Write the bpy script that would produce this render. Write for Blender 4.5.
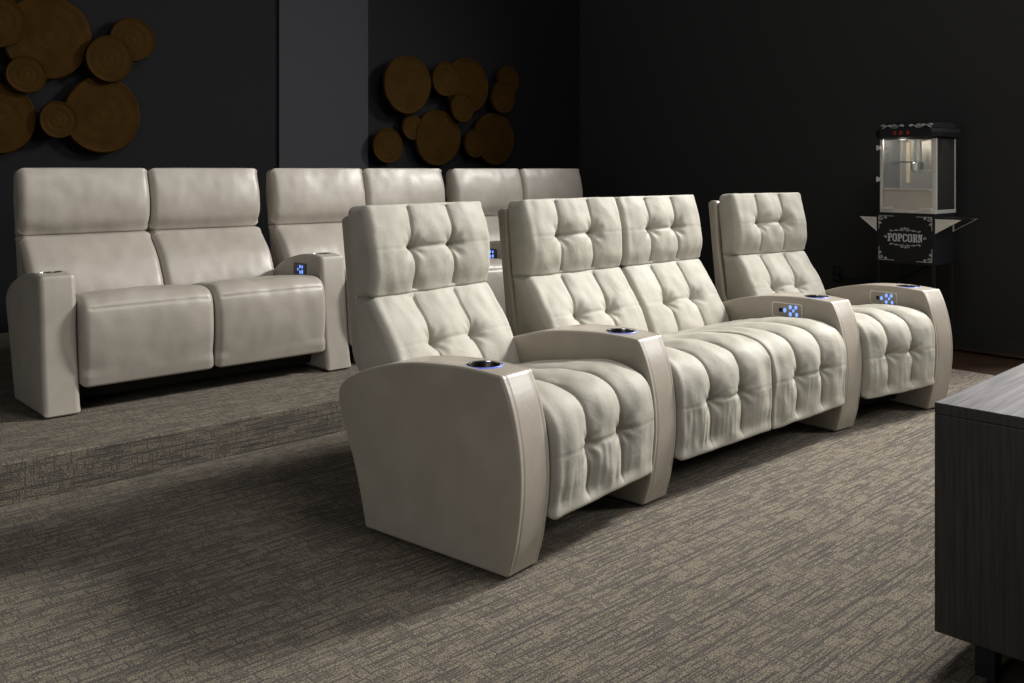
import bpy, bmesh, math, random
from mathutils import Vector, Matrix, noise
for o in list(bpy.data.objects): bpy.data.objects.remove(o)
S = bpy.context.scene
COL = S.collection
PI = math.pi
random.seed(7)

# ------------------------------------------------------------------ camera, world, lights, exposure
cam = bpy.data.cameras.new('camera'); co = bpy.data.objects.new('camera', cam); COL.objects.link(co)
co.location = (0, 0, 1.2); co.rotation_euler = (PI/2, 0, -math.radians(42.5))
cam.sensor_width = 36; cam.lens = 930*36/1024; cam.shift_y = -171.5/1024; cam.clip_start = .05
S.camera = co
w = bpy.data.worlds.new('world'); S.world = w; w.use_nodes = True
w.node_tree.nodes['Background'].inputs[0].default_value = (1, .97, .93, 1)
w.node_tree.nodes['Background'].inputs[1].default_value = .075
S.view_settings.view_transform = 'Standard'; S.view_settings.look = 'None'
S.view_settings.exposure = -.12; S.view_settings.gamma = 1; S.view_settings.use_curve_mapping = False

def area(name, loc, aim, size, power, color=(1, 1, 1), sy=None, spread=None):
    l = bpy.data.lights.new(name, 'AREA'); l.energy = power; l.color = color
    l.size = size
    if sy: l.shape = 'RECTANGLE'; l.size_y = sy
    if spread: l.spread = math.radians(spread)
    o = bpy.data.objects.new(name, l); COL.objects.link(o); o.location = loc
    o.rotation_euler = (Vector(aim)-Vector(loc)).to_track_quat('-Z', 'Y').to_euler()
    return o
area('key_softbox', (8.2, 1.2, 4.7), (2.9, 2.6, .4), 1.1, 175, (1, .975, .935), spread=80)
area('front_softbox', (3.1, .6, 5.0), (2.8, 3.1, .4), 2.0, 95, (1, .975, .95))
area('right_softbox', (7.0, -.9, 2.7), (2.6, 2.4, .5), 1.3, 50, (1, .975, .95), spread=100)
area('fill_softbox', (-2.4, 1.0, 1.5), (2.6, 2.6, .4), 2.0, 36, (1, .975, .945))

# ------------------------------------------------------------------ materials
def mat(name): 
    m = bpy.data.materials.new(name); m.use_nodes = True
    nt = m.node_tree; b = nt.nodes['Principled BSDF']
    return m, nt, b
def N(nt, t, **kw):
    n = nt.nodes.new(t)
    for k, v in kw.items(): setattr(n, k, v)
    return n
def plain(name, color, rough=.5, metal=0, emit=None, es=0, bump=0, bscale=60, spec=.5):
    m, nt, b = mat(name); b.inputs['Specular IOR Level'].default_value = spec
    tc = N(nt, 'ShaderNodeTexCoord'); nz = N(nt, 'ShaderNodeTexNoise'); nz.inputs['Scale'].default_value = bscale
    nt.links.new(tc.outputs['Object'], nz.inputs['Vector'])
    mx = N(nt, 'ShaderNodeMix', data_type='RGBA')
    mx.inputs[6].default_value = tuple(c*.9 for c in color)+(1,); mx.inputs[7].default_value = tuple(min(1, c*1.1) for c in color)+(1,)
    nt.links.new(nz.outputs[0], mx.inputs[0]); nt.links.new(mx.outputs[2], b.inputs['Base Color'])
    b.inputs['Roughness'].default_value = rough; b.inputs['Metallic'].default_value = metal
    if emit: b.inputs['Emission Color'].default_value = (*emit, 1); b.inputs['Emission Strength'].default_value = es
    if bump:
        bp = N(nt, 'ShaderNodeBump'); bp.inputs['Strength'].default_value = bump; bp.inputs['Distance'].default_value = .002
        nt.links.new(nz.outputs[0], bp.inputs['Height']); nt.links.new(bp.outputs[0], b.inputs['Normal'])
    return m
def leather(name, c0, c1, rough, wrinkle=.25, spec=.5):
    m, nt, b = mat(name)
    tc = N(nt, 'ShaderNodeTexCoord')
    n1 = N(nt, 'ShaderNodeTexNoise'); n1.inputs['Scale'].default_value = 7; n1.inputs['Detail'].default_value = 5
    n2 = N(nt, 'ShaderNodeTexNoise'); n2.inputs['Scale'].default_value = 22; n2.inputs['Detail'].default_value = 4; n2.inputs['Distortion'].default_value = 1.2
    vo = N(nt, 'ShaderNodeTexVoronoi'); vo.inputs['Scale'].default_value = 420
    for n in (n1, n2, vo): nt.links.new(tc.outputs['Object'], n.inputs['Vector'])
    cr = N(nt, 'ShaderNodeValToRGB'); cr.color_ramp.elements[0].position = .3; cr.color_ramp.elements[1].position = .7
    cr.color_ramp.elements[0].color = (*c0, 1); cr.color_ramp.elements[1].color = (*c1, 1)
    nt.links.new(n1.outputs[0], cr.inputs[0]); nt.links.new(cr.outputs[0], b.inputs['Base Color'])
    b1 = N(nt, 'ShaderNodeBump'); b1.inputs['Strength'].default_value = wrinkle; b1.inputs['Distance'].default_value = .008
    b2 = N(nt, 'ShaderNodeBump'); b2.inputs['Strength'].default_value = .12; b2.inputs['Distance'].default_value = .001
    nt.links.new(n2.outputs[0], b1.inputs['Height']); nt.links.new(vo.outputs['Distance'], b2.inputs['Height'])
    nt.links.new(b1.outputs[0], b2.inputs['Normal']); nt.links.new(b2.outputs[0], b.inputs['Normal'])
    b.inputs['Roughness'].default_value = rough; b.inputs['Specular IOR Level'].default_value = spec
    return m
M = {}
M['cushion'] = leather('pale_suede_leather', (.325, .308, .260), (.400, .382, .330), .64, .20, .34)
M['arm'] = leather('taupe_cream_leather', (.310, .277, .229), (.370, .334, .280), .34, .08)
M['smooth'] = leather('greige_smooth_leather', (.325, .295, .253), (.385, .351, .305), .39, .08)
M['steel'] = plain('polished_steel', (.75, .75, .74), .18, 1)
M['satin'] = plain('satin_aluminium', (.66, .64, .60), .42, .55)
M['dark_steel'] = plain('dark_steel', (.06, .06, .06), .35, 1)
M['black'] = plain('black_enamel', (.008, .008, .009), .5, spec=.25)
M['black_matt'] = plain('black_matt', (.012, .011, .010), .85)
M['wall'] = plain('charcoal_wall_paint', (.0074, .0077, .0094), .8, spec=.15, bump=.15, bscale=120)
M['wall_right'] = plain('brightened_wall_paint', (.026, .026, .026), .8, spec=.15, bump=.15, bscale=120)  # wall colour raised to make up for the weak light on this side
M['pillar'] = plain('pillar_lighter_grey', (.036, .038, .045), .8, spec=.15, bump=.15, bscale=120)  # lighter grey than the back wall
M['base_black'] = plain('black_skirting_paint', (.012, .012, .012), .5)
M['base_tan'] = plain('tan_skirting_wood', (.10, .085, .06), .6)
M['blue'] = plain('blue_led', (.1, .15, .5), .4, emit=(.10, .16, .9), es=.5)
M['blue_hot'] = plain('blue_button_light', (.2, .3, .8), .4, emit=(.22, .42, 1), es=1.05)
M['panel'] = plain('control_plate_plastic', (.30, .27, .22), .35)
M['panel_dark'] = plain('dark_blue_plate', (.02, .022, .05), .3)
M['white'] = plain('white_print', (.50, .50, .49), .6)
M['enamel'] = plain('white_enamel', (.82, .81, .77), .35)
M['red'] = plain('red_switch', (.22, .015, .01), .35, emit=(.5, .03, .01), es=.02)
M['popcorn_steel'] = plain('warm_brushed_steel', (.55, .52, .46), .42, .6)
M['lamp'] = plain('warm_bulb', (1, .8, .5), .4, emit=(1, .82, .58), es=.14)

def glass():
    m, nt, b = mat('clear_pane_glass')
    b.inputs['Base Color'].default_value = (.9, .95, .95, 1); b.inputs['Roughness'].default_value = .03
    b.inputs['Alpha'].default_value = .12; b.inputs['Specular IOR Level'].default_value = .5
    return m
M['glass'] = glass()
M['dark_pane'] = glass(); _b = M['dark_pane'].node_tree.nodes['Principled BSDF']; _b.inputs['Base Color'].default_value = (.03, .03, .028, 1); _b.inputs['Alpha'].default_value = .72; M['dark_pane'].name = 'clear_pane_painted_dark'  # clear side pane coloured dark to paint in its dark reflection

def carpet(name, vertical=False):
    m, nt, b = mat(name)
    L = nt.links.new
    geo = N(nt, 'ShaderNodeTexCoord'); sp = N(nt, 'ShaderNodeSeparateXYZ'); L(geo.outputs['Object'], sp.inputs[0])
    A = sp.outputs[0]; B = sp.outputs[2] if vertical else sp.outputs[1]
    def mth(op, x, y=None, z=None):
        n = N(nt, 'ShaderNodeMath', operation=op)
        for i, v in enumerate((x, y, z)):
            if v is None: continue
            if isinstance(v, (int, float)): n.inputs[i].default_value = v
            else: L(v, n.inputs[i])
        return n.outputs[0]
    def comb(x, y, z=0.0):
        n = N(nt, 'ShaderNodeCombineXYZ')
        for i, v in enumerate((x, y, z)):
            if isinstance(v, (int, float)): n.inputs[i].default_value = v
            else: L(v, n.inputs[i])
        return n.outputs[0]
    def wn(vec):
        n = N(nt, 'ShaderNodeTexWhiteNoise', noise_dimensions='3D'); L(vec, n.inputs['Vector']); return n.outputs['Value']
    def noi(vec, sc, det=2):
        n = N(nt, 'ShaderNodeTexNoise'); n.inputs['Scale'].default_value = sc; n.inputs['Detail'].default_value = det; L(vec, n.inputs['Vector']); return n.outputs[0]
    def dashes(a, bb, pitch, seg, thr, lo, hi, seed):
        q = mth('DIVIDE', bb, pitch); row = mth('FLOOR', q); fr = mth('FRACT', q)
        off = mth('MULTIPLY', wn(comb(row, seed, 1.7)), 13.0)
        sg = mth('FLOOR', mth('ADD', mth('DIVIDE', a, seg), off))
        r = wn(comb(row, sg, seed+.5))
        on = mth('GREATER_THAN', r, thr)
        ln = mth('MULTIPLY', mth('GREATER_THAN', fr, lo), mth('LESS_THAN', fr, hi))
        return mth('MULTIPLY', on, ln)
    P = comb(A, B, 0.0)
    d1 = dashes(A, B, .0092, .070, .62, .10, .70, 3.0)
    d2 = dashes(A, B, .0062, .036, .70, .15, .75, 9.0)
    d3 = dashes(B, A, .0098, .034, .77, .10, .70, 21.0)
    d4 = dashes(A, B, .0220, .17, .66, .05, .36, 31.0)
    ln = mth('MAXIMUM', mth('MAXIMUM', mth('MULTIPLY', d1, .85), mth('MULTIPLY', d2, .6)), mth('MAXIMUM', mth('MULTIPLY', d3, .8), d4))
    fray = mth('GREATER_THAN', noi(P, 330, 1), .47)
    ln = mth('MULTIPLY', ln, mth('ADD', mth('MULTIPLY', fray, .55), .40))
    cr = N(nt, 'ShaderNodeValToRGB'); e = cr.color_ramp.elements
    e[0].position = .33; e[0].color = (.072, .060, .046, 1); e[1].position = .68; e[1].color = (.320, .278, .218, 1)
    x = e.new(.5); x.color = (.190, .164, .127, 1)
    L(noi(P, 210, 3), cr.inputs[0])
    big = noi(P, 9, 2)
    bl = N(nt, 'ShaderNodeMix', data_type='RGBA', blend_type='MULTIPLY'); bl.inputs[0].default_value = .3
    c2 = N(nt, 'ShaderNodeValToRGB'); c2.color_ramp.elements[0].position = .35; c2.color_ramp.elements[1].position = .65
    c2.color_ramp.elements[0].color = (.62, .64, .68, 1); c2.color_ramp.elements[1].color = (1, 1, 1, 1)
    L(big, c2.inputs[0]); L(cr.outputs[0], bl.inputs[6]); L(c2.outputs[0], bl.inputs[7])
    mx = N(nt, 'ShaderNodeMix', data_type='RGBA'); L(mth('MULTIPLY', ln, .86), mx.inputs[0]); L(bl.outputs[2], mx.inputs[6]); mx.inputs[7].default_value = (.040, .041, .048, 1)
    L(mx.outputs[2], b.inputs['Base Color'])
    b.inputs['Roughness'].default_value = .95; b.inputs['Specular IOR Level'].default_value = .1
    bp = N(nt, 'ShaderNodeBump'); bp.inputs['Strength'].default_value = .7; bp.inputs['Distance'].default_value = .004
    L(mth('SUBTRACT', noi(P, 260, 2), mth('MULTIPLY', ln, .5)), bp.inputs['Height']); L(bp.outputs[0], b.inputs['Normal'])
    return m
M['carpet'] = carpet('woven_dash_carpet'); M['carpet_riser'] = carpet('woven_dash_carpet_riser', True)

def wood(name, dark, light, axis, scale=1.0, rough=.45, stretch=40):
    m, nt, b = mat(name); L = nt.links.new
    tc = N(nt, 'ShaderNodeTexCoord'); mp = N(nt, 'ShaderNodeMapping'); L(tc.outputs['Object'], mp.inputs[0])
    s = [stretch*scale]*3; s[axis] = 1.5*scale; mp.inputs['Scale'].default_value = s
    n1 = N(nt, 'ShaderNodeTexNoise'); n1.inputs['Scale'].default_value = 3; n1.inputs['Detail'].default_value = 6; L(mp.outputs[0], n1.inputs['Vector'])
    cr = N(nt, 'ShaderNodeValToRGB'); cr.color_ramp.elements[0].position = .36; cr.color_ramp.elements[1].position = .66
    cr.color_ramp.elements[0].color = (*dark, 1); cr.color_ramp.elements[1].color = (*light, 1)
    L(n1.outputs[0], cr.inputs[0]); L(cr.outputs[0], b.inputs['Base Color'])
    bp = N(nt, 'ShaderNodeBump'); bp.inputs['Strength'].default_value = .25; bp.inputs['Distance'].default_value = .001
    L(n1.outputs[0], bp.inputs['Height']); L(bp.outputs[0], b.inputs['Normal'])
    b.inputs['Roughness'].default_value = rough
    return m
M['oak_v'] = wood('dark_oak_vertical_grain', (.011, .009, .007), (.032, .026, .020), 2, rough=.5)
M['oak_h'] = wood('oak_long_grain_painted_sheen', (.062, .057, .060), (.185, .172, .176), 0, rough=.42)  # oak paled for the top face, painting in the light it reflects
M['plank'] = wood('brown_plank_floor', (.020, .010, .005), (.045, .022, .011), 1, rough=.4, stretch=12)

def disc_wood():
    m, nt, b = mat('ringed_brown_disc'); L = nt.links.new
    tc = N(nt, 'ShaderNodeTexCoord')
    wv = N(nt, 'ShaderNodeTexWave', wave_type='RINGS', rings_direction='Y'); wv.inputs['Scale'].default_value = 26; wv.inputs['Distortion'].default_value = 5; wv.inputs['Detail'].default_value = 3
    n1 = N(nt, 'ShaderNodeTexNoise'); n1.inputs['Scale'].default_value = 7; n1.inputs['Detail'].default_value = 4
    L(tc.outputs['Object'], wv.inputs['Vector']); L(tc.outputs['Object'], n1.inputs['Vector'])
    cr = N(nt, 'ShaderNodeValToRGB'); cr.color_ramp.elements[0].color = (.036, .0170, .0026, 1); cr.color_ramp.elements[1].color = (.070, .034, .0052, 1)
    L(wv.outputs['Fac'], cr.inputs[0])
    mx = N(nt, 'ShaderNodeMix', data_type='RGBA', blend_type='MULTIPLY'); mx.inputs[0].default_value = .7
    L(cr.outputs[0], mx.inputs[6]); L(n1.outputs[0], mx.inputs[7]); 
    L(mx.outputs[2], b.inputs['Base Color'])
    bp = N(nt, 'ShaderNodeBump'); bp.inputs['Strength'].default_value = .25; bp.inputs['Distance'].default_value = .002
    L(wv.outputs['Fac'], bp.inputs['Height']); L(bp.outputs[0], b.inputs['Normal'])
    b.inputs['Roughness'].default_value = .7; b.inputs['Specular IOR Level'].default_value = .04
    return m
M['disc'] = disc_wood()

# ------------------------------------------------------------------ helpers
def link(name, bm, mats, parent=None, smooth=True, loc=None):
    me = bpy.data.meshes.new(name); bmesh.ops.recalc_face_normals(bm, faces=bm.faces[:]); bm.to_mesh(me); bm.free()
    if not isinstance(mats, (list, tuple)): mats = [mats]
    for x in mats: me.materials.append(x)
    if smooth:
        for p in me.polygons: p.use_smooth = True
    o = bpy.data.objects.new(name, me); COL.objects.link(o)
    if loc is not None:
        o.location = loc
    if parent is not None: o.parent = parent
    return o
def sharp(o, deg=35):
    me = o.data
    bm = bmesh.new(); bm.from_mesh(me)
    for e in bm.edges:
        if len(e.link_faces) == 2: e.smooth = e.calc_face_angle(0) < math.radians(deg)
    bm.to_mesh(me); bm.free()
def struct(o): o['kind'] = 'structure'; return o
def thing(name, label, cat, loc=(0, 0, 0), rz=0, group=None):
    o = bpy.data.objects.new(name, None); COL.objects.link(o); o.location = loc; o.rotation_euler = (0, 0, rz)
    o.empty_display_size = .1; o['label'] = label; o['category'] = cat
    if group: o['group'] = group
    return o
def box(bm, c, s, bev=0, mi=0, seg=2, rot=None):
    r = bmesh.ops.create_cube(bm, size=1)
    vs = r['verts']
    for v in vs: v.co = Vector((v.co.x*s[0], v.co.y*s[1], v.co.z*s[2]))
    if bev:
        es = list({e for v in vs for e in v.link_edges})
        rb = bmesh.ops.bevel(bm, geom=es, offset=bev, segments=seg, profile=.7, affect='EDGES')
        vs = list({v for f in rb['faces'] for v in f.verts} | {v for v in vs if v.is_valid})
    for v in vs:
        if rot: v.co = rot @ v.co
        v.co += Vector(c)
    for f in {f for v in vs for f in v.link_faces}: f.material_index = mi
    return vs
def tube(bm, pts, r, seg=8, mi=0, closed=False, cap=True):
    pts = [Vector(p) for p in pts]; rings = []; n = len(pts)
    prev = None
    for i, p in enumerate(pts):
        a = pts[(i-1) % n] if (closed or i > 0) else p; b_ = pts[(i+1) % n] if (closed or i < n-1) else p
        t = (b_-a).normalized()
        up = prev if prev is not None else (Vector((0, 0, 1)) if abs(t.z) < .9 else Vector((1, 0, 0)))
        x = t.cross(up).normalized(); y = x.cross(t).normalized(); prev = y
        rr = r(i/(n-1)) if callable(r) else r
        rings.append([bm.verts.new(p+x*math.cos(2*PI*k/seg)*rr+y*math.sin(2*PI*k/seg)*rr) for k in range(seg)])
    fs = []
    for i in range(n if closed else n-1):
        A, B = rings[i], rings[(i+1) % n]
        for k in range(seg): fs.append(bm.faces.new((A[k], A[(k+1) % seg], B[(k+1) % seg], B[k])))
    if cap and not closed:
        fs.append(bm.faces.new(rings[0][::-1])); fs.append(bm.faces.new(rings[-1]))
    for f in fs: f.material_index = mi
def lathe(bm, prof, c=(0, 0, 0), seg=32, mi=0, rot=None, close=True):
    """prof: list of (r, z [, material])"""
    rings = []
    for q in prof:
        r, z = q[0], q[1]
        if r < 1e-6: rings.append([bm.verts.new((0, 0, z))])
        else: rings.append([bm.verts.new((r*math.cos(2*PI*k/seg), r*math.sin(2*PI*k/seg), z)) for k in range(seg)])
    for i in range(len(rings)-1):
        A, B = rings[i], rings[i+1]; m_ = prof[i+1][2] if len(prof[i+1]) > 2 else mi
        for k in range(seg):
            a = [A[k % len(A)], A[(k+1) % len(A)], B[(k+1) % len(B)], B[k % len(B)]]
            u = []
            for v in a:
                if v not in u: u.append(v)
            if len(u) > 2: bm.faces.new(u).material_index = m_
    for R in rings:
        for v in R:
            if rot: v.co = rot @ v.co
            v.co += Vector(c)
def smooth_runs(pts):
    """points with radius 0 lie on a smooth curve between the neighbouring filleted corners"""
    n = len(pts); out = []
    isc = [len(p) > 2 and p[2] > 0 for p in pts]
    for i in range(n):
        j = (i+1) % n
        out.append(tuple(pts[i]))
        if isc[i] and isc[j]: continue
        p1, p2 = Vector(pts[i][:2]), Vector(pts[j][:2])
        p0 = Vector(pts[i-1][:2]) if not isc[i] else p1*2-p2
        p3 = Vector(pts[(j+1) % n][:2]) if not isc[j] else p2*2-p1
        if isc[i]: p0 = p1-(p2-p1)+((p2-p1)-(p3-p2))*.5
        if isc[j]: p3 = p2+(p2-p1)+((p2-p1)-(p1-p0))*.5
        for k in range(1, 8):
            t = k/8
            q = .5*((2*p1)+(p2-p0)*t+(2*p0-5*p1+4*p2-p3)*t*t+(3*p1-p0-3*p2+p3)*t**3)
            out.append((q.x, q.y, 0))
    return out
def rpoly(pts, ds):
    """closed polygon with a fillet radius per corner, resampled to an even step"""
    pts = smooth_runs(pts); n = len(pts); out = []
    for i in range(n):
        p = Vector(pts[i][:2]); r = pts[i][2] if len(pts[i]) > 2 else .01
        a = (Vector(pts[i-1][:2])-p); b = (Vector(pts[(i+1) % n][:2])-p)
        la, lb = a.length, b.length; a /= la; b /= lb
        ang = math.acos(max(-1, min(1, a.dot(b))))
        if ang > 3.1 or r <= 0: out.append(p); continue
        t = min(r/math.tan(ang/2), la*.49, lb*.49)
        p0, p1 = p+a*t, p+b*t
        k = 10
        for j in range(k+1):
            s = j/k; out.append(p0*(1-s)**2+p*2*s*(1-s)+p1*s**2)
    # resample
    L = [0]
    for i in range(len(out)): L.append(L[-1]+(out[(i+1) % len(out)]-out[i]).length)
    tot = L[-1]; m = max(8, int(tot/ds)); res = []; j = 0
    for i in range(m):
        s = tot*i/m
        while L[j+1] < s: j += 1
        f = (s-L[j])/max(1e-9, L[j+1]-L[j]); res.append(out[j % len(out)].lerp(out[(j+1) % len(out)], f))
    # normals (outward)
    area2 = sum(res[i].x*res[(i+1) % m].y-res[(i+1) % m].x*res[i].y for i in range(m))
    sg = 1 if area2 > 0 else -1
    nr = []
    for i in range(m):
        t = (res[(i+1) % m]-res[i-1]).normalized(); nr.append(Vector((t.y, -t.x))*sg)
    return res, nr, tot
def sstep(a, b, x):
    t = max(0, min(1, (x-a)/(b-a))); return t*t*(3-2*t)
def loft(prof, W, place, er=.02, du=.006, ds=.007, disp=None, erL=None, erR=None):
    """sweep a closed side profile (v,z) across the width W; rounded side edges of radius er"""
    res, nr, tot = rpoly(prof, ds)
    us = []
    k = 7
    eL, eR = erL or er, erR or er
    us = [eL*(1-math.cos(PI/2*i/k)) for i in range(k)]
    n = max(2, int((W-eL-eR)/du))
    us += [eL+(W-eL-eR)*i/n for i in range(n+1)]
    us += [W-eR*(1-math.cos(PI/2*i/k)) for i in range(k)][::-1]
    bm = bmesh.new(); rings = []
    m = len(res)
    kk = max(1, int(er/ds)); sn = nr
    for _ in range(2): sn = [sum((sn[(i+j) % m] for j in range(-kk, kk+1)), Vector((0, 0)))/(2*kk+1) for i in range(m)]
    for u in us:
        ue, e_ = (u, eL) if u < W/2 else (W-u, eR)
        d = e_*(1-math.sqrt(max(0, 1-((e_-ue)/e_)**2))) if ue < e_ else 0
        ring = []
        for i in range(m):
            h = disp(u, res[i], nr[i], i*tot/m) if disp else 0
            q = res[i]+nr[i]*h-sn[i]*d
            ring.append(bm.verts.new(place(u, q.x, q.y)))
        rings.append(ring)
    for a in range(len(rings)-1):
        A, B = rings[a], rings[a+1]
        for i in range(m): bm.faces.new((A[i], A[(i+1) % m], B[(i+1) % m], B[i]))
    bm.faces.new(rings[0]); bm.faces.new(rings[-1][::-1])
    return bm
def s_of(prof, ds, v, z):
    res, nr, tot = rpoly(prof, ds); b = min(range(len(res)), key=lambda i: (res[i]-Vector((v, z))).length)
    return b*tot/len(res)

# ------------------------------------------------------------------ room
XW, YB, YS, HS = 6.41, 6.05, 3.67, .152
bm = bmesh.new(); box(bm, (3.2, 2.2, -.06), (12.5, 7.8, .104)); struct(link('floor', bm, M['plank'], smooth=False))
bm = bmesh.new(); box(bm, (1.4, 2.265, -.004), (8.7, 2.81, .008)); struct(link('carpet', bm, M['carpet'], smooth=False))
bm = bmesh.new(); box(bm, (1.7, (YS+YB)/2, HS/2-.004), (9.41, YB-YS, HS+.008), .012, seg=3)
pf = link('platform', bm, [M['carpet'], M['carpet_riser']], smooth=False); struct(pf)
for p in pf.data.polygons:
    if abs(p.normal.z) < .6: p.material_index = 1
bm = bmesh.new(); box(bm, (1.7, YB+.05, 1.4), (9.5, .1, 2.95)); struct(link('wall_back', bm, M['wall'], smooth=False))
bm = bmesh.new(); box(bm, (XW+.05, 4.025, 1.40), (.1, 4.15, 2.95)); struct(link('wall_right', bm, M['wall_right'], smooth=False))
bm = bmesh.new(); box(bm, (7.98, 2.0, 1.40), (3.04, .1, 2.95)); struct(link('wall_alcove', bm, M['wall_right'], smooth=False))
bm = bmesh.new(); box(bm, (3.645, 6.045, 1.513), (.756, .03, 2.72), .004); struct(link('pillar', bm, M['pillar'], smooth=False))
def skirting(name, c, s, m_):
    bm = bmesh.new(); box(bm, c, s, .004); return struct(link(name, bm, m_, smooth=False))
skirting('baseboard_back', (.1, YB-.009, HS+.045), (6.2, .018, .09), M['base_tan'])
skirting('baseboard_right', (XW-.009, 2.71, .05), (.018, 1.92, .10), M['base_black'])
skirting('trim_1', (XW-.026, 2.71, .010), (.016, 1.92, .018), M['plank'])

# ------------------------------------------------------------------ theatre seating
def cup_mesh():
    bm = bmesh.new()
    lathe(bm, [(0, -.058), (.046, -.058, 2), (.050, -.052, 2), (.0525, -.002, 2), (.053, .0), (.0585, .0015), (.060, .001), (.060, -.004, 1), (.0618, -.004, 1), (.0618, -.0005, 1), (.0610, .0004, 1), (.060, .001, 1)], seg=44)
    return bm
ARM = [(0, .006, .008), (-.026, .10, 0), (-.044, .22, 0), (-.047, .32, 0), (-.036, .42, 0), (-.010, .52, 0), (.024, .594, .007), (.10, .599, 0), (.20, .601, 0), (.35, .592, 0), (.47, .574, 0), (.58, .546, 0),
       (.67, .512, 0), (.725, .480, 0), (.748, .445, 0), (.744, .40, 0), (.720, .33, 0), (.680, .235, 0), (.650, .15, 0), (.612, .008, .040)]
def arm_place(o, aL, aR, wd):
    am = math.radians((aL+aR)/2); U = Vector((math.cos(am), math.sin(am), 0))
    vL = Vector((-math.sin(math.radians(aL)), math.cos(math.radians(aL)), 0)); vR = Vector((-math.sin(math.radians(aR)), math.cos(math.radians(aR)), 0))
    o = Vector((o[0], o[1], o[2] if len(o) > 2 else 0))
    def place(u, v, z):
        k = u/wd
        return o+U*u+(vL*(1-k)+vR*k)*v+Vector((0, 0, z))
    return place
def build_arm(row, prof, place, wd, m_, er, cup_v, cup_z, tilt, groove=True, led=True):
    def dsp(u, p, n, s):
        ue = min(u, wd-u)
        return -.0030*math.exp(-((ue-.020)/.0022)**2) if groove and n.y > -.5 else 0
    bm = loft(prof, wd, place, er, .004, .009, dsp)
    a = link('arm', bm, m_, row)
    c = place(wd/2, cup_v, cup_z)
    # sink the cup into the arm top
    cb = bmesh.new(); bmesh.ops.create_cone(cb, cap_ends=True, radius1=.0555, radius2=.0555, depth=.13, segments=40)
    cm = bpy.data.meshes.new('cut'); cb.to_mesh(cm); cb.free(); cu = bpy.data.objects.new('cut', cm); COL.objects.link(cu); cu.location = c+row.location
    md = a.modifiers.new('b', 'BOOLEAN'); md.operation = 'DIFFERENCE'; md.object = cu; md.solver = 'EXACT'
    bpy.context.view_layer.update()
    dg = bpy.context.evaluated_depsgraph_get(); me = bpy.data.meshes.new_from_object(a.evaluated_get(dg))
    a.modifiers.remove(md); old = a.data; a.data = me; me.name = 'arm'; bpy.data.meshes.remove(old); bpy.data.objects.remove(cu); bpy.data.meshes.remove(cm)
    for p in me.polygons: p.use_smooth = True
    sharp(a, 40)
    ch = link('cup_holder', cup_mesh(), [M['steel'], M['blue'] if led else M['dark_steel'], M['dark_steel']], a, loc=c+Vector((0, 0, .0015)))
    d = place(wd/2, cup_v+.1, 0)-place(wd/2, cup_v, 0); yaw = math.atan2(-d.x, d.y)
    ch.rotation_euler = (tilt, 0, yaw); sharp(ch, 40)
    ch['label'] = 'steel cup holder with a glowing blue rim' if led else 'dark steel cup holder'
    for v in (.05, .52):
        fb = bmesh.new(); q = place(wd*.62, v, 0); bmesh.ops.create_cone(fb, cap_ends=True, radius1=.020, radius2=.022, depth=.009, segments=20)
        f = link('foot', fb, M['black_matt'], a, loc=q+Vector((0, 0, .0046))); sharp(f)
    return a
def control_panel(a, place, v0, v1, z0, z1, dark=False):
    """plate on the left (u=0) face of an arm"""
    bm = bmesh.new()
    def pt(s, t, d): 
        return place(-d, v0+(v1-v0)*s, z0+(z1-z0)*t)
    def slab(s0, s1, t0, t1, d, mi, rr=.18):
        # rounded plate
        c = []
        asp = (v1-v0)/(z1-z0)
        for (cs, ct, a0) in ((s1-rr*(t1-t0)/asp, t1-rr*(t1-t0), 0), (s0+rr*(t1-t0)/asp, t1-rr*(t1-t0), 90), (s0+rr*(t1-t0)/asp, t0+rr*(t1-t0), 180), (s1-rr*(t1-t0)/asp, t0+rr*(t1-t0), 270)):
            for j in range(5):
                an = math.radians(a0+90*j/4); c.append((cs+math.cos(an)*rr*(t1-t0)/asp, ct+math.sin(an)*rr*(t1-t0)))
        lo = [bm.verts.new(pt(x, y, -.002)) for x, y in c]; hi = [bm.verts.new(pt(x, y, d)) for x, y in c]
        n = len(c)
        for i in range(n): bm.faces.new((lo[i], lo[(i+1) % n], hi[(i+1) % n], hi[i])).material_index = mi
        bm.faces.new(hi).material_index = mi
    slab(0, 1, 0, 1, .004, 0)
    slab(.03, .97, .06, .94, .0045, 1, .15)
    if not dark:
        slab(.64, .76, .36, .64, .0055, 3, .2)
        for cs, ct, r in ((.56, .5, .14), (.38, .74, .14), (.38, .27, .14), (.20, .76, .13), (.17, .28, .13), (.28, .52, .10)):
            slab(cs-r*.5*(z1-z0)/(v1-v0)*1.5, cs+r*.5*(z1-z0)/(v1-v0)*1.5, ct-r, ct+r, .007, 2, .48)
    else:
        for cs, ct, r in ((.62, .5, .10), (.45, .72, .13), (.45, .30, .13), (.27, .72, .12), (.27, .34, .16)):
            slab(cs-r*.5*(z1-z0)/(v1-v0)*1.3, cs+r*.5*(z1-z0)/(v1-v0)*1.3, ct-r, ct+r, .0065, 2, .4)
    c = link('control_panel', bm, [M['satin'] if not dark else M['panel_dark'], M['panel'] if not dark else M['panel_dark'], M['blue_hot'], M['black']], a, smooth=False)
    c['label'] = 'small control plate with glowing blue buttons'
    # the blue lights on the plate spill onto the seat
    l = bpy.data.lights.new('panel_glow', 'POINT'); l.energy = .05 if not dark else .035; l.color = (.12, .2, 1); l.shadow_soft_size = .02
    lo = bpy.data.objects.new('panel_glow', l); COL.objects.link(lo); lo.location = pt(.4, -.05, .022)
    return c
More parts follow.
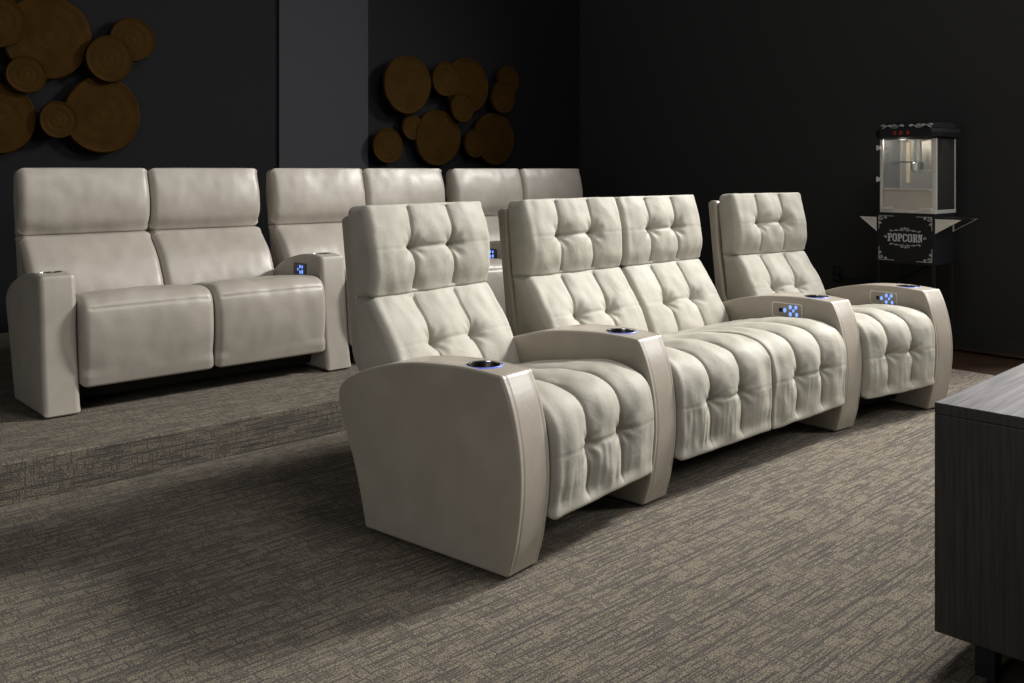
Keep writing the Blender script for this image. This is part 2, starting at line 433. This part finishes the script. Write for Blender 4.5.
def frame_place(o, a, zb=0):
    a = math.radians(a); U = Vector((math.cos(a), math.sin(a), 0)); V = Vector((-math.sin(a), math.cos(a), 0)); o = Vector((o[0], o[1], zb))
    return lambda u, v, z: o+U*u+V*v+Vector((0, 0, z))

DS = .0065
SEAT = [(.62, .43, .03), (.42, .478, 0), (.24, .510, 0), (.10, .518, 0), (.005, .498, 0), (-.048, .448, 0), (-.066, .37, 0), (-.067, .27, 0), (-.054, .138, .030), (.10, .155, .03), (.62, .20, .03)]
HEAD = [(.842, .732, .02), (.728, .746, .024), (.712, .82, 0), (.717, .92, 0), (.738, 1.01, 0), (.764, 1.074, .028), (.868, 1.068, .03), (.876, .98, .1)]
BACK = [(.800, .40, .02), (.54, .40, .03), (.552, .46, 0), (.588, .54, 0), (.640, .63, 0), (.728, .747, .030), (.842, .750, .012)]
def vn(x, y, z=0): return noise.noise(Vector((x, y, z)))
def tufted(W, prof, front, tufts, A=.020, dip=.018, pin=.014, seed=0, gather=None, cross=(), mid_cut=.006, slits=()):
    """front(p,n): weight of the upholstered face. tufts: list of (row s). seams at W/3, 2W/3"""
    T = [(W*k/3, s) for s in tufts for k in (1, 2)]
    def f(u, p, n, s):
        wgt = front(p, n)
        if wgt <= 0: return 0.004*vn(u*9+seed, p.x*9, p.y*9)
        uo = u
        for tu, ts in T:          # seams bow towards the tuft buttons
            u += .006*math.exp(-((u-tu)/.03)**2)*math.sin((s-ts)/.05)*math.exp(-((s-ts)/.06)**2)*(1 if tu < W/2 else -1)
        x = u/W
        ch = abs(math.sin(3*PI*x))
        e = min(u, W-u)
        h = -A*(1-ch**.5)*(.25+.75*sstep(0, .06, e))
        sd = min(abs(u-W/3), abs(u-2*W/3))
        h -= .005*math.exp(-(sd/.0038)**2)
        for tu, ts in T:
            du, ds_ = u-tu, s-ts
            r2 = du*du+ds_*ds_
            if r2 < .03:
                h -= dip*math.exp(-(du/.048)**2-(ds_/.040)**2)+pin*math.exp(-r2/.015**2)
                r = math.sqrt(r2); an = math.atan2(ds_, du)
                h += .0026*math.sin(7*an+seed+tu*40)*math.exp(-((r-.040)/.026)**2)
        for ss in slits:          # little pinched slits where the seam turns over the crest
            for k in (1, 2):
                du = u-W*k/3; h -= .010*math.exp(-(du/.010)**2-((s-ss)/.035)**2)
        for ts in cross:
            mid = sstep(W/3-.06, W/3, u)*(1-sstep(2*W/3, 2*W/3+.06, u))
            h -= .0014*math.exp(-((s-ts)/.0045)**2)
            if mid > 0: h -= mid*(mid_cut*math.exp(-((s-ts)/.008)**2)+mid_cut*math.exp(-((s-ts)/.035)**2))
        if gather:
            g0, g1 = gather
            gm = sstep(g0, g0+.03, s)*(1-sstep(g1-.04, g1, s))
            if gm > 0:
                am = .35+1.1*max(0, vn(u*5+seed*3, 2.2)+.15)
                h += .0040*am*gm*vn(u*52+seed*7, s*5, 4.4)
        h += .007*vn(uo*7+seed, s*7, 1)+.0036*vn(uo*19+seed*2, s*15, 2)
        return h*wgt
    return f
def w_seat(p, n): return sstep(-.25, .15, n.y-n.x*.9)*(1-sstep(.45, .60, p.x))*sstep(.145, .19, p.y)
def w_face(p, n): return sstep(.15, .55, -n.x)+0.0
def w_head(p, n): return sstep(.05, .5, -n.x)
sF = s_of(SEAT, DS, -.066, .325); sT = s_of(SEAT, DS, .07, .515); sR = s_of(SEAT, DS, .36, .49); sB = s_of(SEAT, DS, -.050, .15)
hM = s_of(HEAD, DS, .716, .92); bM = s_of(BACK, DS, .612, .582)
def seat_set(row, pl, W, seed, gap=.004, wl=.0, wr=.0, sL=None, sR_=None):
    pl2 = lambda u, v, z: pl(u+gap/2, v, z)
    w_ = W-gap
    bm = loft(SEAT, w_, pl2, .030, .0045, DS, tufted(w_, SEAT, w_seat, [sF], .030, .014, .012, seed, gather=(min(sF, sB), max(sF, sB)), cross=(sF,), mid_cut=.003, slits=(sT, sR)), sL, sR_)
    link('seat_cushion', bm, M['cushion'], row)
    pb = lambda u, v, z: pl(u-wl+gap/2, v, z)
    wb = W-gap+wl+wr
    bm = loft(BACK, wb, pb, .034, .0045, DS, tufted(wb, BACK, w_face, [bM], .020, .022, .014, seed+3, cross=(bM,), mid_cut=.004))
    link('backrest', bm, M['cushion'], row)
    bm = loft(HEAD, wb, pb, .034, .0045, DS, tufted(wb, HEAD, w_head, [hM], .020, .020, .014, seed+6, cross=(hM,), mid_cut=.007))
    link('headrest', bm, M['cushion'], row)
PANEL = [(.80, .52, .02), (.850, .80, .05), (.866, 1.035, .015), (.930, 1.030, .025), (.868, .52, .15), (.735, .36, .05), (.66, .36, .02)]
def back_panel(row, pl, W, m_, name='back_panel', lean=0, wl=0, wr=0):
    bm = loft([(v+lean, z, r) for v, z, r in PANEL], W+wl+wr, lambda u, v, z: pl(u-wl, v, z), .014, .05, .02)
    link(name, bm, m_, row)
def under(row, pl, W, z0=.03, z1=.17):
    bm = loft([(.16, z0, .01), (.16, z1, .01), (.58, z1, .01), (.58, z0, .01)], W, pl, .006, .3, .05)
    o = link('base', bm, M['black_matt'], row); sharp(o); o['label'] = 'black base frame under the seats'

front = thing('theater_sofa', 'front curved row of cream tufted recliner seats with bowed arms and blue-lit cup holders', 'sofa', (3.2, 2.5, 0))
INV = Matrix.Translation(-Vector((3.2, 2.5, 0)))
class Off:
    """row that parents children and keeps them where they were laid out"""
def rel(pl, origin):
    o = Vector(origin); return lambda u, v, z: pl(u, v, z)-o
FO = (3.2, 2.5, 0)
AW = .15
arms = [((1.824, 2.012), 8.5, 8.5), ((2.577, 2.123), 8.5, 0), ((3.955, 2.131), 0, -9.5), ((4.654, 2.019), -9.5, -9.5)]
fa = []
for (o, aL, aR) in arms:
    pl = rel(arm_place(o, aL, aR, AW), FO)
    fa.append((build_arm(front, ARM, pl, AW, M['arm'], .010, .155, .599, -.015), pl))
control_panel(fa[2][0], fa[2][1], .165, .325, .497, .568); control_panel(fa[3][0], fa[3][1], .165, .325, .497, .568)
p1 = rel(frame_place((1.972, 2.034), 8.5), FO); seat_set(front, p1, .606, 1, wl=.016, wr=.032); back_panel(front, p1, .606, M['arm'], lean=-.03, wl=.012, wr=.020); under(front, p1, .606)
p2 = rel(frame_place((2.727, 2.131), 0), FO)
for k in (0, 1): seat_set(front, (lambda kk: (lambda u, v, z: p2(u+.614*kk, v, z)))(k), .614, 11+k*9, .002, wl=.016 if k == 0 else .012, wr=-.012 if k == 0 else -.010, sL=.018 if k else None, sR_=None if k else .018)
back_panel(front, p2, 1.228, M['arm'], wl=.016, wr=-.014); under(front, p2, 1.228)
p3 = rel(frame_place((4.103, 2.112), -9.5), FO); seat_set(front, p3, .556, 31, wl=.016, wr=-.004); back_panel(front, p3, .556, M['arm'], lean=.012, wl=.016, wr=-.008); under(front, p3, .556)

# back row on the platform
ARM2 = [(0, .006, .012), (.018, .10, 0), (.034, .20, 0), (.047, .33, 0), (.059, .47, 0), (.078, .592, .030), (.16, .602, 0), (.28, .595, 0), (.40, .572, 0), (.51, .535, 0), (.575, .495, 0), (.602, .45, 0), (.592, .40, 0), (.560, .32, 0), (.52, .21, 0), (.485, .10, 0), (.446, .006, .030)]
SEAT2 = [(.60, .43, .03), (.40, .472, 0), (.22, .498, 0), (.09, .503, 0), (.030, .485, 0), (-.002, .440, 0), (-.014, .36, 0), (-.012, .24, 0), (.008, .108, .03), (.14, .11, .03), (.60, .20, .03)]
HEAD2 = [(.850, .712, .02), (.772, .727, .03), (.738, .80, 0), (.738, .90, 0), (.760, .99, 0), (.790, 1.060, .036), (.880, 1.048, .04), (.890, .90, .1)]
BACK2 = [(.800, .40, .02), (.545, .40, .03), (.552, .46, 0), (.588, .54, 0), (.640, .62, 0), (.740, .720, .040), (.850, .733, .012)]
RO = (3.3, 4.6, HS)
back = thing('theater_sofa', 'back row of smooth taupe leather loveseats with square arms, raised on the carpeted platform', 'sofa', RO)
def soft(W, wf, seed, groove_s=None, A=.012):
    def f(u, p, n, s):
        wg = wf(p, n)
        x = u/W; b = 1-(2*x-1)**4
        h = A*(b-1)+.006*vn(u*5+seed, s*5, 3)+.0022*vn(u*16+seed, s*11, 5)
        if groove_s is not None and u > .03 and u < W-.03: h -= .0042*math.exp(-((s-groove_s)/.0048)**2)
        return h*wg
    return f
gs = s_of(SEAT2, DS, .002, .447)
def seat_set2(row, pl, W, seed, wl=0, wr=0):
    for nm, pr, wf, er, g in (('seat_cushion', SEAT2, w_seat, .035, gs), ('backrest', BACK2, w_face, .035, None), ('headrest', HEAD2, w_head, .035, None)):
        a, b = (0, 0) if nm == 'seat_cushion' else (wl, wr)
        bm = loft(pr, W-.003+a+b, (lambda a_: lambda u, v, z: pl(u-a_, v, z))(a), er, .012, DS, soft(W-.003+a+b, wf, seed, g))
        link(nm, bm, M['smooth'], row)
Y2 = 4.185; PITCH = 1.360; SW = .605
ra = []
for i in range(4):
    pl = rel(arm_place((1.184+PITCH*i, Y2, HS), 0, 0, AW), RO)
    a = build_arm(back, ARM2, pl, AW, M['smooth'], .022, .20, .597, -.05, groove=False, led=False)
    ra.append(a)
    if i in (1, 2, 3): control_panel(a, pl, .215, .345, .478, .548, True)
for i in range(3):
    p = rel(frame_place((1.334+PITCH*i, Y2), 0, HS), RO)
    for k in (0, 1): seat_set2(back, (lambda kk, pp: (lambda u, v, z: pp(u+SW*kk+.0015, v, z)))(k, p), SW, 50+i*7+k*3, *((.050, -.012) if k == 0 else (.012, .020)))
    back_panel(back, p, 2*SW, M['smooth'], lean=-.012, wl=.020, wr=-.010); under(back, p, 2*SW)

# ------------------------------------------------------------------ wooden disc wall sculptures
def sculpture(label, discs, ref):
    t = thing('wall_sculpture', label, 'wall art', (ref[0], YB, ref[1]))
    for i, (x, z, r, dep) in enumerate(discs):
        bm = bmesh.new()
        y1 = dep
        prof = [(0, 0), (r*.97, 0), (r, .008), (r, .022), (r*.975, .030)]
        for k in range(9, -1, -1): prof.append((r*.96*k/9, .030-.004*math.sin(PI*k/9)+.003*math.cos(k*2.1)))
        lathe(bm, prof, seg=56, rot=Matrix.Rotation(PI/2, 3, 'X'))
        rr = random.Random(i*13+int(r*1000))
        for v in bm.verts:      # a slice is never a perfect circle
            a = math.atan2(v.co.z, v.co.x); k = 1+.018*math.sin(2*a+i)+.012*math.sin(3*a+2*i)
            v.co.x *= k; v.co.z *= k
        # peg that holds the disc off the wall
        tube(bm, [(0, -.005, 0), (0, dep, 0)], .018, 10)
        d = link('wood_disc', bm, M['disc'], t, loc=(x-ref[0], -dep, z-ref[1])); sharp(d, 50)
    return t
sculpture('large cluster of brown wooden discs on the dark wall above the back row, far left',
    [(1.71, 1.995, .253, .045), (1.431, 2.054, .156, .085), (1.584, 1.759, .112, .085), (1.441, 1.501, .208, .045), (1.76, 1.501, .111, .085), (2.028, 1.541, .237, .045), (2.058, 1.891, .146, .085), (2.212, 2.027, .143, .045)], (1.7, 1.75))
sculpture('smaller cluster of brown wooden discs on the dark wall right of the grey pillar',
    [(4.332, 1.87, .232, .085), (4.718, 1.938, .145, .085), (4.969, 1.905, .236, .045), (4.884, 1.713, .122, .085), (5.435, 1.977, .128, .045), (5.339, 1.823, .138, .085), (4.409, 1.541, .103, .045), (4.666, 1.46, .232, .045), (4.163, 1.386, .141, .06), (5.278, 1.466, .229, .045), (5.045, 1.42, .118, .060)], (4.8, 1.65))

# ------------------------------------------------------------------ popcorn cart and machine (fronts face -X)
CX0, CX1, CY0, CY1, CZ0, CZ1 = 5.885, 6.175, 2.505, 2.883, .598, .922
cart = thing('popcorn_cart', 'black stand with silver scrolls and popcorn lettering under the glass popcorn machine', 'cart', ((CX0+CX1)/2, (CY0+CY1)/2, 0))
CO = Vector(cart.location)
def cl(name, bm, m_, par=cart, sm=False, org=CO):
    for v in bm.verts: v.co -= org
    o = link(name, bm, m_, par, sm); return o
bm = bmesh.new(); box(bm, ((CX0+CX1)/2, (CY0+CY1)/2, (CZ0+CZ1)/2), (CX1-CX0, CY1-CY0, CZ1-CZ0), .006); cl('cabinet', bm, M['black'])
for x in (CX0+.012, CX1-.012):
    for y in (CY0+.012, CY1-.012):
        bm = bmesh.new(); box(bm, (x, y, .31), (.018, .018, .58), .002); lathe(bm, [(0, 0), (.014, 0), (.016, .02), (0, .022)], (x, y, 0), 14); cl('leg', bm, M['black'])
bm = bmesh.new(); box(bm, ((CX0+CX1)/2, (CY0+CY1)/2, .17), (CX1-CX0-.04, CY1-CY0-.02, .012), .002); cl('lower_shelf', bm, M['black'])
GL = dict(P=["XXXXXX.", ".XX..XX", ".XX..XX", ".XXXXX.", ".XX....", ".XX....", "XXXX..."], O=[".XXXXX.", "XX...XX", "XX...XX", "XX...XX", "XX...XX", "XX...XX", ".XXXXX."],
          C=[".XXXX.X", "XX...XX", "XX.....", "XX.....", "XX.....", "XX...XX", ".XXXXX."], R=["XXXXXX.", ".XX..XX", ".XX..XX", ".XXXXX.", ".XX.XX.", ".XX..XX", "XXXX.XX"],
          N=["XXX.XXX", ".XXX.X.", ".XXX.X.", ".X.XXX.", ".X.XXX.", ".X..XX.", "XXX..X."])
xf = CX0-.0012
yc, zc = 2.694, .765
bm = bmesh.new(); tw, thh = .226, .050; word = 'POPCORN'; cell = tw/(len(word)*8-1)
for i, ch in enumerate(word):
    for r, rowb in enumerate(GL[ch]):
        c = 0
        while c < 7:
            if rowb[c] == 'X':
                e = c
                while e < 7 and rowb[e] == 'X': e += 1
                y0 = yc+tw/2-(i*8+c)*cell; y1 = yc+tw/2-(i*8+e)*cell
                box(bm, (xf, (y0+y1)/2, zc+thh/2-(r+.5)*thh/7), (.002, y0-y1, thh/7)); c = e
            else: c += 1
cl('lettering', bm, M['white'])
def curl(cy, cz, sy, sz, r=.016, turns=1.3):
    return [(xf, cy+sy*r*(1-t*.8)*math.cos(t*turns*2*PI), cz+sz*r*(1-t*.8)*math.sin(t*turns*2*PI)) for t in [k/16 for k in range(17)]]
R_ = .0016
for sz in (1, -1):      # scroll rules above and below the word
    bm = bmesh.new()
    z0 = zc+sz*.044
    for sy in (1, -1):
        tube(bm, [(xf, yc+sy*(.008+.084*t), z0+sz*.007*math.sin(t*PI*1.0)-sz*.006*t) for t in [k/10 for k in range(11)]], R_, 5)
        tube(bm, curl(yc+sy*.020, z0+sz*.011, sy, sz, .010), R_*.8, 5); tube(bm, curl(yc+sy*.094, z0-sz*.001, sy, sz, .007), R_*.8, 5); tube(bm, curl(yc+sy*.056, z0+sz*.004, -sy, -sz, .007), R_*.8, 5)
    tube(bm, curl(yc, z0+sz*.010, 1, sz, .009, 1), R_, 5)
    tube(bm, [(xf, yc-.010, z0+sz*.012), (xf, yc, z0+sz*.024), (xf, yc+.010, z0+sz*.012)], R_, 5)
    cl('scroll_rule', bm, M['white'])
for sy in (1, -1): bm = bmesh.new(); tube(bm, curl(yc+sy*(tw/2+.013), zc, sy, 1, .010, 1), .0022, 5); cl('scroll_rosette', bm, M['white'])
for sy in (1, -1):      # corner scrolls
    for sz in (1, -1):
        bm = bmesh.new()
        y0 = yc+sy*.172; z0 = (CZ0+CZ1)/2+sz*.142
        tube(bm, [(xf, y0, z0-sz*.085*t) for t in (0, .5, 1)], R_, 5); tube(bm, [(xf, y0-sy*.10*t, z0) for t in (0, .5, 1)], R_, 5)
        for (cy, cz, r) in ((y0-sy*.014, z0-sz*.014, .014), (y0-sy*.044, z0-sz*.008, .009), (y0-sy*.008, z0-sz*.044, .009)): tube(bm, curl(cy, cz, -sy, -sz, r), .0018, 5)
        cl('corner_scroll', bm, M['white'])
def side_shelf(y_in, y_out):
    s = 1 if y_out > y_in else -1
    bm = bmesh.new(); box(bm, ((CX0+CX1)/2, (y_in+y_out)/2, .897), (CX1-CX0-.03, abs(y_out-y_in), .006), .002); sh = cl('side_shelf', bm, M['black'])
    for x in (CX0+.004, CX1-.03):
        k_ = .30 if x < CX0+.01 else .16
        P = [Vector((x, y_in, .892)), Vector((x, y_out, .892)), Vector((x, y_in, .800))]
        c = sum(P, Vector())/3; Q = [p+(c-p)*k_ for p in P]
        bm = bmesh.new()
        vo = [[bm.verts.new(p+Vector((dx, 0, 0))) for p in P] for dx in (0, .010)]; vi = [[bm.verts.new(p+Vector((dx, 0, 0))) for p in Q] for dx in (0, .010)]
        for k in range(3):
            j = (k+1) % 3
            bm.faces.new((vo[0][k], vo[0][j], vi[0][j], vi[0][k])); bm.faces.new((vo[1][k], vo[1][j], vi[1][j], vi[1][k]))
            bm.faces.new((vo[0][k], vo[0][j], vo[1][j], vo[1][k])); bm.faces.new((vi[0][k], vi[0][j], vi[1][j], vi[1][k]))
        # web plate set back in the frame
        if k_ > .2: bm.faces.new([bm.verts.new(p+Vector((.005, 0, 0))) for p in Q])
        cl('shelf_bracket', bm, M['satin'], sh)
side_shelf(CY1+.001, CY1+.118); side_shelf(CY0-.001, CY0-.160)

mc = thing('popcorn_machine', 'glass popcorn machine with black canopy and silver posts on top of the black cart', 'popcorn machine', ((CX0+CX1)/2, (CY0+CY1)/2, CZ1))
MO = Vector(mc.location)
def ml(name, bm, m_, par=mc, sm=False): return cl(name, bm, m_, par, sm, MO)
BX0, BX1, BY0, BY1, BZ0, BZ1 = 5.89, 6.19, 2.498, 2.862, .924, 1.400
bm = bmesh.new(); box(bm, ((BX0+BX1)/2, (BY0+BY1)/2, BZ0+.012), (BX1-BX0, BY1-BY0, .024), .003)
for y in (BY0+.065, BY1-.055): box(bm, (BX0-.004, y, BZ0+.030), (.012, .085, .022), .004)
ml('base_tray', bm, M['satin'])
for x, y, wv_ in ((BX0+.009, BY1-.010, .020), (BX0+.011, BY0+.013, .026), (BX1-.008, BY0+.009, .014), (BX1-.008, BY1-.009, .014)):
    bm = bmesh.new(); box(bm, (x, y, (BZ0+BZ1)/2+.01), (.018, wv_, BZ1-BZ0-.02), .002); ml('corner_post', bm, M['satin'])
bm = bmesh.new(); box(bm, (BX1-.004, (BY0+BY1)/2, (BZ0+BZ1)/2+.012), (.004, BY1-BY0-.03, BZ1-BZ0-.024)); ml('back_plate', bm, M['popcorn_steel'])
bm = bmesh.new(); box(bm, ((BX0+BX1)/2, BY0+.004, (BZ0+BZ1)/2+.012), (BX1-BX0-.035, .003, BZ1-BZ0-.024)); ml('glass_pane', bm, M['dark_pane'])
bm = bmesh.new(); box(bm, ((BX0+BX1)/2, BY1-.004, (BZ0+BZ1)/2+.012), (BX1-BX0-.035, .003, BZ1-BZ0-.024)); ml('glass_pane', bm, M['glass'])
bm = bmesh.new(); box(bm, (BX0+.004, (BY0+BY1)/2, 1.235), (.003, BY1-BY0-.052, .325))
dr = ml('door', bm, M['glass'])
bm = bmesh.new(); box(bm, (BX0+.0035, (BY0+BY1)/2, 1.077), (.008, BY1-BY0-.048, .010), .001); ml('door_rail', bm, M['satin'], dr)
for z in (1.345, 1.140):
    bm = bmesh.new(); box(bm, (BX0-.006, BY1+.002, z), (.014, .026, .024), .004); lathe(bm, [(0, -.016), (.006, -.016), (.006, .016), (0, .016)], (BX0-.010, BY1+.014, z), 12); ml('hinge', bm, M['satin'], dr)
bm = bmesh.new(); box(bm, (BX0-.006, BY0+.040, 1.075), (.016, .020, .014), .003); ml('latch', bm, M['satin'], dr)
bm = bmesh.new(); box(bm, (BX0+.010, (BY0+BY1)/2, 1.010), (.004, BY1-BY0-.048, .120)); box(bm, (BX0+.007, (BY0+BY1)/2, .955), (.010, BY1-BY0-.048, .012), .001); ml('lower_panel', bm, M['popcorn_steel'])
# canopy with clipped corners and a flared skirt
bm = bmesh.new()
def octo(x0, x1, y0, y1, z, c): return [bm.verts.new(p) for p in ((x0+c, y0, z), (x1-c, y0, z), (x1, y0+c, z), (x1, y1-c, z), (x1-c, y1, z), (x0+c, y1, z), (x0, y1-c, z), (x0, y0+c, z))]
st = [(.012, 1.398, .02), (-.030, 1.412, .04), (-.036, 1.440, .05), (-.030, 1.462, .05), (-.014, 1.470, .05), (-.012, 1.498, .05), (.004, 1.506, .05)]
rg = [octo(BX0+d, BX1-d, BY0+d, BY1-d, z, c) for d, z, c in st]
for A, B in zip(rg, rg[1:]):
    for k in range(8): bm.faces.new((A[k], A[(k+1) % 8], B[(k+1) % 8], B[k]))
bm.faces.new(rg[0][::-1]); bm.faces.new(rg[-1]); ml('canopy', bm, M['black'])
xk = BX0-.0145
def ccurl(cy, cz, sy, r): return [(xk, cy+sy*r*1.9*(1-t*.75)*math.cos(t*1.2*2*PI), cz+r*(1-t*.75)*math.sin(t*1.2*2*PI)) for t in [k/14 for k in range(15)]]
ym = (BY0+BY1)/2
for sy in (1, -1):
    bm = bmesh.new()
    for dy, r in ((.150, .010), (.108, .008), (.078, .010), (.030, .008)): tube(bm, ccurl(ym+sy*dy, 1.484, sy, r), .0019, 5)
    tube(bm, [(xk, ym+sy*(.016+.145*t), 1.478+.010*math.sin(t*11)) for t in [k/16 for k in range(17)]], .0019, 5)
    ml('canopy_scroll', bm, M['white'])
for dy in (.045, .005, -.040):
    bm = bmesh.new(); box(bm, (BX0-.037, ym+dy+.02, 1.438), (.012, .016, .024), .003); ml('switch', bm, M['red'])
# kettle on its hanger
ky, kx = 2.672, 6.02
bm = bmesh.new(); lathe(bm, [(0, -.040), (.022, -.040), (.038, -.026), (.042, .006), (.043, .022), (.047, .024), (.043, .028), (.022, .036), (0, .038)], (kx, ky, 1.222), 28); kt = ml('kettle', bm, M['steel'], sm=True); sharp(kt)
bm = bmesh.new()
for dy in (.022, -.016): box(bm, (kx-.01, ky+dy, 1.325), (.024, .020, .15), .002)
box(bm, (kx, ky+.004, 1.394), (.07, .09, .012), .002); ml('kettle_hanger', bm, M['enamel'], kt)
bm = bmesh.new(); tube(bm, [(kx-.02, ky+.03, 1.252), (kx-.04, ky+.14, 1.252)], .005, 8); lathe(bm, [(0, -.006), (.036, -.006), (.038, .004), (0, .012)], (kx-.05, ky+.145, 1.240), 20); ml('stirrer', bm, M['dark_steel'], kt)
bm = bmesh.new(); tube(bm, [(kx-.03, ky-.035, 1.196), (kx-.07, ky-.085, 1.196), (BX0+.03, BY0+.028, 1.196)], .005, 8); ml('kettle_handle', bm, M['satin'], kt)
bm = bmesh.new(); box(bm, (6.10, 2.585, 1.335), (.05, .050, .13), .004); ml('motor_housing', bm, M['enamel'])
bm = bmesh.new(); box(bm, (6.165, 2.800, 1.25), (.012, .022, .27), .004); ml('lamp_tube', bm, M['lamp'])
bm = bmesh.new(); tube(bm, [(6.185, 2.56, .60), (6.21, 2.60, .585), (6.26, 2.70, .565), (6.32, 2.83, .50), (6.36, 3.05, .40), (6.385, 3.30, .40), (6.396, 3.43, .428)], .005, 8); pc = link('power_cord', bm, M['black']); pc['label'] = 'thin black power cord drooping from the popcorn cart to the wall outlet'; pc['category'] = 'cord'
l = bpy.data.lights.new('popcorn_lamp', 'POINT'); l.energy = .5; l.color = (1, .92, .8); l.shadow_soft_size = .025
lo = bpy.data.objects.new('popcorn_lamp', l); COL.objects.link(lo); lo.location = (5.99, 2.76, 1.375)

ot = thing('wall_outlet', 'small black outlet plate low on the dark wall left of the popcorn cart', 'outlet', (XW, 3.434, .433))
bm = bmesh.new(); box(bm, (-.004, 0, 0), (.008, .075, .118), .003); ol = link('cover_plate', bm, M['black'], ot, False)
for z in (.027, -.027):
    bm = bmesh.new(); box(bm, (-.0095, 0, z), (.005, .034, .030), .003); link('socket', bm, M['base_black'], ol, False)

# ------------------------------------------------------------------ credenza
cr = thing('credenza', 'low dark oak media cabinet with pale-lit top at the right edge of the photo', 'cabinet', (2.242, .955, 0), math.radians(1.8))
LN, DP, ZB, ZT = 1.7, .46, .1, .647
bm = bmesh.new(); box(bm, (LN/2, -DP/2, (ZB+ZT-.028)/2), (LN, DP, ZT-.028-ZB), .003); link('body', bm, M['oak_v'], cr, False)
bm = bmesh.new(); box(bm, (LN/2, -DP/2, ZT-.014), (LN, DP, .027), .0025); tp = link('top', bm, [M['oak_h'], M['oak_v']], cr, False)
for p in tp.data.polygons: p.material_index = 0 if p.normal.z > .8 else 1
for k in range(3):
    bm = bmesh.new(); box(bm, (LN*(k+.5)/3, -DP-.009, (ZB+ZT-.028)/2), (LN/3-.008, .018, ZT-.028-ZB-.012), .002); d = link('door', bm, M['oak_v'], cr, False)
    bm = bmesh.new(); box(bm, (LN*(k+.5)/3, -DP-.024, ZT-.10), (.14, .012, .012), .003); link('handle', bm, M['black'], d, False)
for x in (.085, LN-.085):
    for y in (-.092, -DP+.09):
        bm = bmesh.new(); box(bm, (x, y, ZB/2-.003), (.045, .045, ZB+.004), .002); link('foot', bm, M['black'], cr, False)
